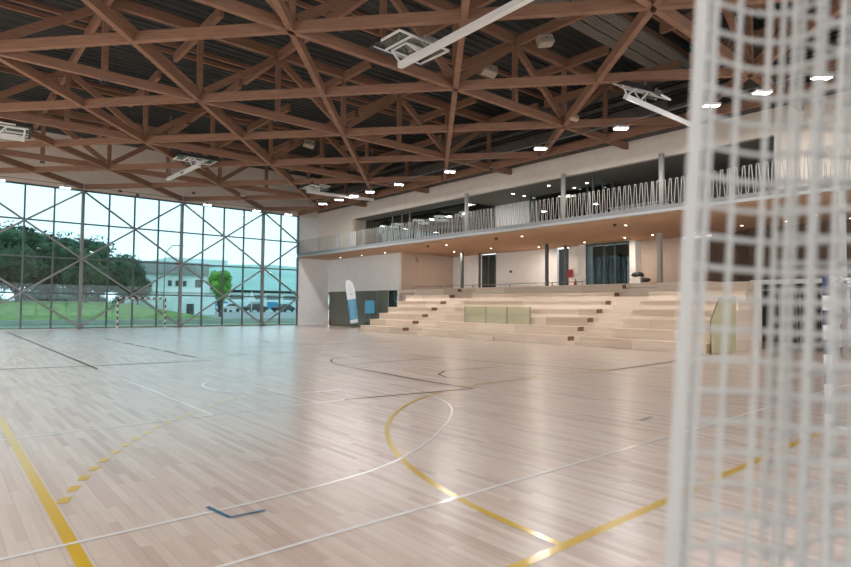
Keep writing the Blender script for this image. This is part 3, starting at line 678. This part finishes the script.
# feather banner
def make_banner(loc, rz):
    t = thing('feather_banner', 'tall white and blue feather flag standing before the olive doors', 'banner', loc, rz)
    prof = [(-.30, .35), (.28, .35), (.34, 1.5), (.38, 2.7), (.34, 3.1), (.22, 3.4), (.0, 3.55), (-.20, 3.5), (-.27, 3.3), (-.28, 2.5)]
    lo = [(x, z) for x, z in prof if z < 2.]
    MB().prism([(-.30, 0, .35), (.28, 0, .35), (.34, 0, 1.5), (.36, 0, 2.1), (-.285, 0, 2.1)], (0, .02, 0)).build('blue_field', 'blue', t)
    MB().prism([(-.285, 0, 2.1), (.36, 0, 2.1), (.38, 0, 2.7), (.34, 0, 3.1), (.22, 0, 3.4), (0, 0, 3.55), (-.2, 0, 3.5), (-.27, 0, 3.3)], (0, .02, 0)).build('white_field', 'banner_white', t)
    MB().box((-.29, -.004, .36), (.28, 0, .62)).build('white_foot_band', 'banner_white', t)
    b = MB(); rnd = random.Random(5)
    for k in range(26):
        z = .7+k*.052; x = -.2+rnd.random()*.1; n = rnd.randint(2, 4)
        for q in range(n): b.box((x, -.006, z), (x+.04+rnd.random()*.06, -.001, z+.018)); x += .13
    b.build('white_pattern', 'banner_white', t)
    b = MB()
    for k in range(10):
        a0, a1 = 2*PI*k/10, 2*PI*(k+1)/10; b.beam((.05+.1*math.cos(a0), -.004, 2.85+.13*math.sin(a0)), (.05+.1*math.cos(a1), -.004, 2.85+.13*math.sin(a1)), .006, .012)
    b.box((-.05, -.006, 2.5), (.2, -.001, 2.53)).box((-.02, -.006, 2.44), (.16, -.001, 2.46)); b.build('emblem', 'steel', t)
    MB().tube([(-.32, .01, .05), (-.31, .01, 3.3), (-.2, .01, 3.56), (.05, .01, 3.6), (.3, .01, 3.3)], .012, 6).build('pole', 'black', t)
    MB().beam((-.32, -.35, .03), (-.32, .35, .03), .05, .04).beam((-.67, 0, .03), (.03, 0, .03), .05, .04).build('base', 'black', t)
    return t
make_banner((23.45, 35.2, 0), math.radians(-48)).rotation_euler = (0, math.radians(-9), math.radians(-48))
t = thing('display_stand', 'blue poster stand with dark base between the feather flag and the bleachers', 'stand', (24.3, 34.6, 0), math.radians(-50))
MB().box((-.32, 0, 1.05), (.36, .03, 2.0)).build('blue_poster', 'blue', t); MB().box((-.4, .03, 1.0), (-.33, .06, 1.9)).tube([(0, .05, .1), (0, .05, 1.1)], .04, 8).build('pole', 'dcol', t)
MB().box((-.4, -.2, .02), (.3, .2, .45)).build('base', 'dark', t, bevel=.05)

# rear door set at floor level
d5 = bpy.data.objects.new('door_5', None); COL.objects.link(d5); d5['kind'] = 'structure'
for ya, yb_ in ((7.65, 8.55), (8.6, 9.25), (9.3, 10.35)):
    b = MB()
    for y in (ya, yb_-.07): b.box((29.3, y, 0), (29.4, y+.07, 2.55))
    b.box((29.3, ya, 2.45), (29.4, yb_, 2.55)).box((29.3, ya, 0), (29.4, yb_, .1)).build('door_frame', 'rail', d5, kind='structure')
    MB().box((29.34, ya+.07, .1), (29.36, yb_-.07, 2.45)).build('door_pane', 'glass_in', d5, kind='structure')
    MB().tube([(29.26, ya+.12, .9), (29.26, ya+.12, 1.3)], .015, 6).build('door_handle', 'steel', d5, kind='structure')
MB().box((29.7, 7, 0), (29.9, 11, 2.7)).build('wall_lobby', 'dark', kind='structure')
o = MB().box((28.9, 1.2, 2.75), (29.4, 10.4, 2.95)).build('door_canopy', 'whitemetal'); tag(o, 'white horizontal beam above the glazed floor-level doors', 'canopy')
o = MB().tube([(XS+.05, 5.24, 0), (XS+.05, 5.24, 5.5)], .09, 14).build('white_column', 'column'); tag(o, 'thin white column under the gallery edge at the right picture edge', 'column')
# white board with blue picture behind goal
t = thing('picture_board', 'white board with a dark blue picture behind the goal net', 'board', (24.0, 5.2, 0))
MB().box((0, -1.3, .30), (.06, .9, 2.6)).build('board', 'banner_white', t)
MB().box((-.012, -1.2, 1.45), (0, .25, 2.4)).build('blue_picture', 'blue', t)
b = MB().ball((-.02, .45, 1.0), .12, 2, (.1, 1, 1.6)).ball((-.02, .45, 1.3), .07, 2, (.1, 1, 1)); b.build('dark_drawing', 'dcol', t)
MB().box((0, -1.2, 0), (.05, -1.15, .3)).box((0, .8, 0), (.05, .85, .3)).build('feet', 'steel', t)

# ================================================================== GOALS
def band_post(p, q, first, n, m0='navy', parent=None, name='post'):
    p, q = Vector(p), Vector(q); L = (q-p).length; d = (q-p)/L; s_ = 0; b = MB(); k = 0
    while s_ < L-1e-4:
        ln = first if k == 0 else .2
        e = min(L, s_+ln); b.beam(p+d*s_, p+d*e, .08, .08, mi=k % 2); s_ = e; k += 1
    return b.build(name, ['navy', 'post_white'] if m0 == 'navy' else ['l_dark', 'post_white'], parent)
def netgrid(b, P, nu, nv, r):
    # P(u,v) -> point
    for i in range(nu+1): b.tube([P(i/nu, j/24) for j in range(25)], r, 4, cap=False)
    for j in range(nv+1): b.tube([P(i/24, j/nv) for i in range(25)], r, 4, cap=False)
def make_goal(name, lab, loc, rz, m0):
    t = thing(name, lab, 'handball goal', loc, rz)
    band_post((-1.54, 0, 2.08), (-1.54, 0, 0), .28, 0, m0, t, 'goal_post'); band_post((1.54, 0, 2.08), (1.54, 0, 0), .28, 0, m0, t, 'goal_post')
    o = band_post((-1.50, 0, 2.04), (1.50, 0, 2.04), .2, 0, m0, t, 'crossbar'); o.data.materials[0], o.data.materials[1] = o.data.materials[1], o.data.materials[0]
    for s in (-1, 1): MB().tube([(s*1.54, -.03, 2.04), (s*1.54, -.7, 1.95), (s*1.54, -.95, 1.2), (s*1.54, -1.15, .05)], .02, 8).tube([(s*1.54, -.04, .03), (s*1.54, -1.15, .03)], .02, 8).build('net_support', 'whitemetal', t)
    b = MB()
    def back(u, v):
        x = -1.52+3.04*u; zz = 2.04*(1-v); y = -.75-.38*v+.05*math.sin(9*u+5*v); return (x, y, max(.01, zz-.12*math.sin(PI*u)*(1-v)))
    netgrid(b, back, 26, 18, .003)
    for s in (-1, 1): netgrid(b, lambda u, v, s=s: (s*1.54+.04*math.sin(8*v+4*u), -.04-(.72+.36*v)*u, max(.01, 2.03*(1-v)-.08*u*(1-v))), 9, 18, .003)
    netgrid(b, lambda u, v: (-1.52+3.04*u, -.05-.7*v, 2.03-.16*math.sin(PI*u)*v), 26, 6, .003)
    b.build('goal_net', 'net', t); return t
make_goal('handball_goal', 'navy and white banded handball goal at the right picture edge', (GX+1.52, GY, 0), PI*0, 'navy')
make_goal('handball_goal', 'small far black and white handball goal in front of the glazing', (GX+1.25, 41.2, 0), PI, 'dark').scale = (.95, .3, .98)
# floor hatch near right
o = MB().box((9.2, 4.28, 0), (9.42, 4.40, .006)).build('floor_socket', 'warm'); tag(o, 'small brown floor socket cover on the court behind the net', 'socket cover')

# ================================================================== FOREGROUND BALL NET
camp = Vector((0, 0, 1.61)); Fh = Vector((math.sin(yaw), math.cos(yaw), 0)); Rh = Vector((math.cos(yaw), -math.sin(yaw), 0))
def netpt(s_, z, layer):
    lean = .12*math.tanh((z-1.61)*.55)
    d = .92+layer*.13+.035*math.sin(7.5*s_*2.2+layer*2.1)+.02*math.sin(z*3.1+s_*9)
    x = d*.462+s_*.93+lean+layer*.012+.018*math.sin(15*s_+1.3*layer)
    return camp*Vector((1, 1, 0)) + Fh*d + Rh*x + Vector((0, 0, z+.01*math.sin(6*s_+z*2+layer)))
bn = thing('ball_stop_net', 'white ball-stop net hanging blurred close to the camera on the right', 'net', (0, 0, 0))
PT = .050; NS = 17; ZTOP = 8.8
for L in (0, 1):
    b = MB(); off = .15*L; NS = 17-5*L
    nsteps = 90
    for i in range(NS+1): b.tube([netpt(off+i*PT, .02+(ZTOP-.02)*k/nsteps, L) for k in range(nsteps+1)], .0046, 5, cap=False)
    z = .03+.02*L
    while z < ZTOP:
        b.tube([netpt(off+NS*PT*k/26, z, L) for k in range(27)], .0046, 4, cap=False); z += PT
    b.build('netting', 'net', bn)
b = MB(); b.tube([netpt(-.006, .02+(ZTOP-.02)*k/90, 0) for k in range(91)], .011, 8); b.tube([netpt(.012, .02+(ZTOP-.02)*k/90, 0) for k in range(91)], .007, 8)
b.build('edge_rope', 'net', bn)
b = MB().tube([netpt(-.05, ZTOP+.01, 0), netpt(.45, ZTOP+.01, .5), netpt(.95, ZTOP+.01, 1)], .02, 8).build('top_cable', 'steel', bn)

# ================================================================== OUTSIDE
def gh(x, y):
    t_ = max(0, min(1, (y-44)/40)); h = -.12+.5*t_
    sx_ = 1/(1+math.exp((x-19-(y-60)*.12)/1.2)); q = max(0, min(1, (y-56)/10)); q = q*q*(3-2*q)
    return h+sx_*q*1.55
b = MB(); gx = [-60+i*4 for i in range(46)]; gy = [YG+.2]+[44+j*2 for j in range(24)]+[95+i*12 for i in range(12)]
V = [[b.bm.verts.new((x, y, gh(x, y))) for x in gx] for y in gy]
for j in range(len(gy)-1):
    for i in range(len(gx)-1):
        f = b.bm.faces.new((V[j][i], V[j][i+1], V[j+1][i+1], V[j+1][i])); f.smooth = True
        xm, ym = gx[i]+2, (gy[j]+gy[j+1])/2
        f.material_index = 1 if (xm > 22 and ym > 62) or (48 < ym < 51) else 0
b.build('ground', ['grass', 'asphalt'], kind='structure')
o = MB().box((-40, 51.2, .0), (60, 51.4, .35)).build('kerb_wall', 'kerb'); tag(o, 'low pale concrete kerb along the grass outside the glazing', 'kerb')
def leaf_tree(name, lab, loc, h, crown, trunk_h, m, n=2600, seed=1, ls=.32, group=None, nb=16, flat=.62):
    rnd = random.Random(seed); t = thing(name, lab, 'tree', loc, 0, group)
    b = MB(); b.tube([(0, 0, -.5), (.1, 0, trunk_h*.5), (.0, .1, trunk_h), (.1, 0, h*.7)], [.26, .2, .15, .04], 8)
    for k in range(6):
        a = k*1.05; b.tube([(0, 0, trunk_h*.85), (crown*.3*math.cos(a), crown*.3*math.sin(a), trunk_h+(h-trunk_h)*.3), (crown*.55*math.cos(a), crown*.55*math.sin(a), trunk_h+(h-trunk_h)*.5)], [.1, .07, .03], 6)
    b.build('trunk', 'bark', t)
    b = MB(); blobs = []; cz = (h+trunk_h)/2; hz = (h-trunk_h)/2
    for k in range(nb):
        v = Vector((rnd.gauss(0, 1), rnd.gauss(0, 1), rnd.gauss(0, 1))).normalized(); q = rnd.random()**.4*.68
        blobs.append((Vector((v.x*crown*q, v.y*crown*q, cz+v.z*hz*q)), min(crown, hz*1.3)*(.34+.16*rnd.random())))
    for c, r in blobs: b.ball(c, r*.72, 2, (1, 1, .85))
    for k in range(n):
        c, r = rnd.choice(blobs); v = Vector((rnd.gauss(0, 1), rnd.gauss(0, 1), rnd.gauss(0, 1))).normalized()
        p = c+v*r*(.74+.34*rnd.random()); a = Vector((rnd.gauss(0, 1), rnd.gauss(0, 1), rnd.gauss(0, 1))).normalized(); d = a.cross(v+Vector((.01, 0, 0))).normalized(); e = ls*(.6+.7*rnd.random())
        q = [b.bm.verts.new(p+a*e), b.bm.verts.new(p+d*e*.5), b.bm.verts.new(p-a*e), b.bm.verts.new(p-d*e*.5)]; b.bm.faces.new(q)
    b.build('foliage', m, t); return t
# x, y, height scale, width scale
TP = [(-1.5, 68, 1.1, .98), (6.2, 69, 1.12, .92), (12.0, 68, 1.0, .72), (16.2, 71, .82, .52), (17.9, 72, .5, .36), (-9.8, 70, 1.1, 1.0), (1.6, 78, 1.2, 1.1), (10.0, 78, 1.16, .98), (15.6, 81, .9, .6)]
tn = ['leftmost, cut by the picture edge', 'left of the first thick glazing column', 'behind the first thick glazing column', 'at the right end of the row', 'smallest, beside the pale building', 'beyond the left picture edge', 'back row, left one', 'back row, middle one', 'back row, right one']
t0 = None
for i, (x, y, s_, w_) in enumerate(TP):
    lab = 'dark green umbrella pine on the grass bank outside, '+tn[i]
    if t0 is None: t0 = leaf_tree('pine_tree', lab, (x, y, gh(x, y)), 10.2, 4.3, .6, 'leaf', 9000, 4, .25, 'pines on the bank', 44); o = t0
    else: o = dup(t0, (x, y, gh(x, y)), i*1.3, lab)
    o.scale = (w_, w_, s_*.70)
leaf_tree('young_tree', 'light green young tree in front of the pale building outside', (25.6, 67, gh(25, 67)), 7.4, 1.5, .7, 'leaf2', 3600, 9, .13, nb=22)
for i, (x, y) in enumerate(((-22, 100), (-6, 104), (4, 106), (14, 106), (24, 140), (34, 142))):
    o = dup(t0, (x, y, -1.5), i, 'distant dark tree behind the buildings outside, %s from the left' % nth(i), 'distant trees'); o.scale = (1.2, 1.2, .62)
# buildings
bb = thing('apartment_building', 'pale three storey building with a dark top floor outside', 'building', (0, 0, 0))
MB().box((19.6, 75, 0), (28, 86, 5.4)).build('wall', 'bwhite', bb); MB().box((19.3, 74.6, 5.4), (27, 86, 6.9)).build('top_floor', 'bgrey', bb); MB().box((22.5, 76, 6.9), (30, 86, 7.6)).build('roof_slab', 'bwhite', bb)
for k in range(3): MB().box((22.3+.9*k-.22, 74.95, 3.9), (22.3+.9*k+.22, 75.02, 4.6)).build('window', 'dark', bb)
MB().box((25.4, 74.95, 3.8), (26.2, 75.02, 4.8)).build('window', 'dark', bb); MB().box((24.4, 74.95, 0), (25.3, 75.02, 1.7)).build('door', 'dark', bb)
MB().box((19.6, 74.9, 3.0), (28, 75.0, 3.15)).build('string_course', 'bgrey', bb)
hb = thing('industrial_hall', 'long pale green industrial hall with a dark gap under its roof outside', 'building', (0, 0, 0))
MB().box((31, 104, 0), (70, 120, 3.9)).build('wall', 'bwhite', hb); MB().box((31, 104.3, 3.9), (70, 120, 4.4)).build('dark_band', 'dark', hb); MB().box((30, 103.2, 4.4), (71, 121, 8.6)).build('upper_cladding', 'bgreen', hb)
MB().prism([(30, 103.2, 8.6), (71, 103.2, 8.6), (50, 103.2, 9.4)], (0, 18, 0)).build('roof', 'bgreen', hb)
for k in range(8):
    MB().box((38+3.6*k, 103.9, 2.6), (40.6+3.6*k, 104.02, 3.5)).build('window', 'glass_in', hb)
sh = thing('parking_wall', 'low pale wall with coloured posters behind the parked cars', 'wall', (0, 0, 0))
MB().box((30, 99.5, 0), (66, 99.8, 2.6)).build('wall', 'bwhite', sh)
rnd = random.Random(2)
for k in range(9):
    MB().box((34+3.2*k, 99.42, .9), (36.2+3.2*k, 99.5, 2.2)).build('mural_panel', ['bgrey', 'blue', 'bgreen'][k % 3], sh)
def make_car(loc, rz, body, lab, group):
    t = thing('parked_car', lab, 'car', loc, rz, group)
    prof = [(-2.1, .3), (-2.15, .75), (-1.9, .95), (-1.2, 1.0), (-.6, 1.42), (.7, 1.45), (1.35, 1.02), (2.0, .88), (2.15, .6), (2.1, .3)]
    MB().prism([(x, -.85, z) for x, z in prof], (0, 1.7, 0)).build('body', body, t, bevel=.06)
    win_ = [(-1.05, 1.0), (-.55, 1.36), (.65, 1.38), (1.15, 1.02)]
    MB().prism([(x, -.87, z) for x, z in win_], (0, 1.74, 0)).build('side_windows', 'dark', t)
    for x in (-1.3, 1.3):
        for s in (-1, 1): MB().tube([(x, s*.78, .32), (x, s*.9, .32)], .32, 14).build('wheel', 'black', t)
    return t
M['car_dark'] = mat('dark_car_paint', (.03, .04, .045), .25); M['car_silver'] = mat('silver_car_paint', (.45, .48, .49), .3, .5); M['car_white'] = mat('white_car_paint', (.75, .77, .78), .3)
CS = [(32.2, 'car_silver', 'silver'), (37.2, 'car_silver', 'silver'), (42.0, 'car_dark', 'dark'), (47.2, 'car_dark', 'dark'), (52.4, 'car_white', 'white'), (57.0, 'car_dark', 'dark')]
for i, (x, m, nm_) in enumerate(CS): make_car((x, 94-.3*(i % 2), gh(x, 94)+.02), .35 if i % 2 else .2, m, '%s car parked outside beyond the glazing, %s from the left' % (nm_, nth(i)), 'parked cars')
t = thing('street_lamp', 'tall curved street lamp outside in front of the pale building', 'street lamp', (20.2, 70, gh(20.2, 70)))
MB().tube([(0, 0, 0), (0, 0, 5.8), (.2, 0, 6.8), (.8, 0, 7.5), (1.6, 0, 7.6)], .06, 8).build('pole', 'steel', t); MB().box((1.5, -.1, 7.5), (2.1, .1, 7.62)).build('lamp_head', 'steel', t)
t = thing('traffic_sign', 'small triangular road sign on a pole outside by the young tree', 'sign', (27.3, 62, gh(27.3, 62)))
MB().tube([(0, 0, 0), (0, 0, 3.0)], .04, 8).build('pole', 'whitemetal', t); MB().prism([(-.5, 0, 2.1), (.5, 0, 2.1), (0, 0, 3.0)], (0, .04, 0)).build('plate', 'whitemetal', t)
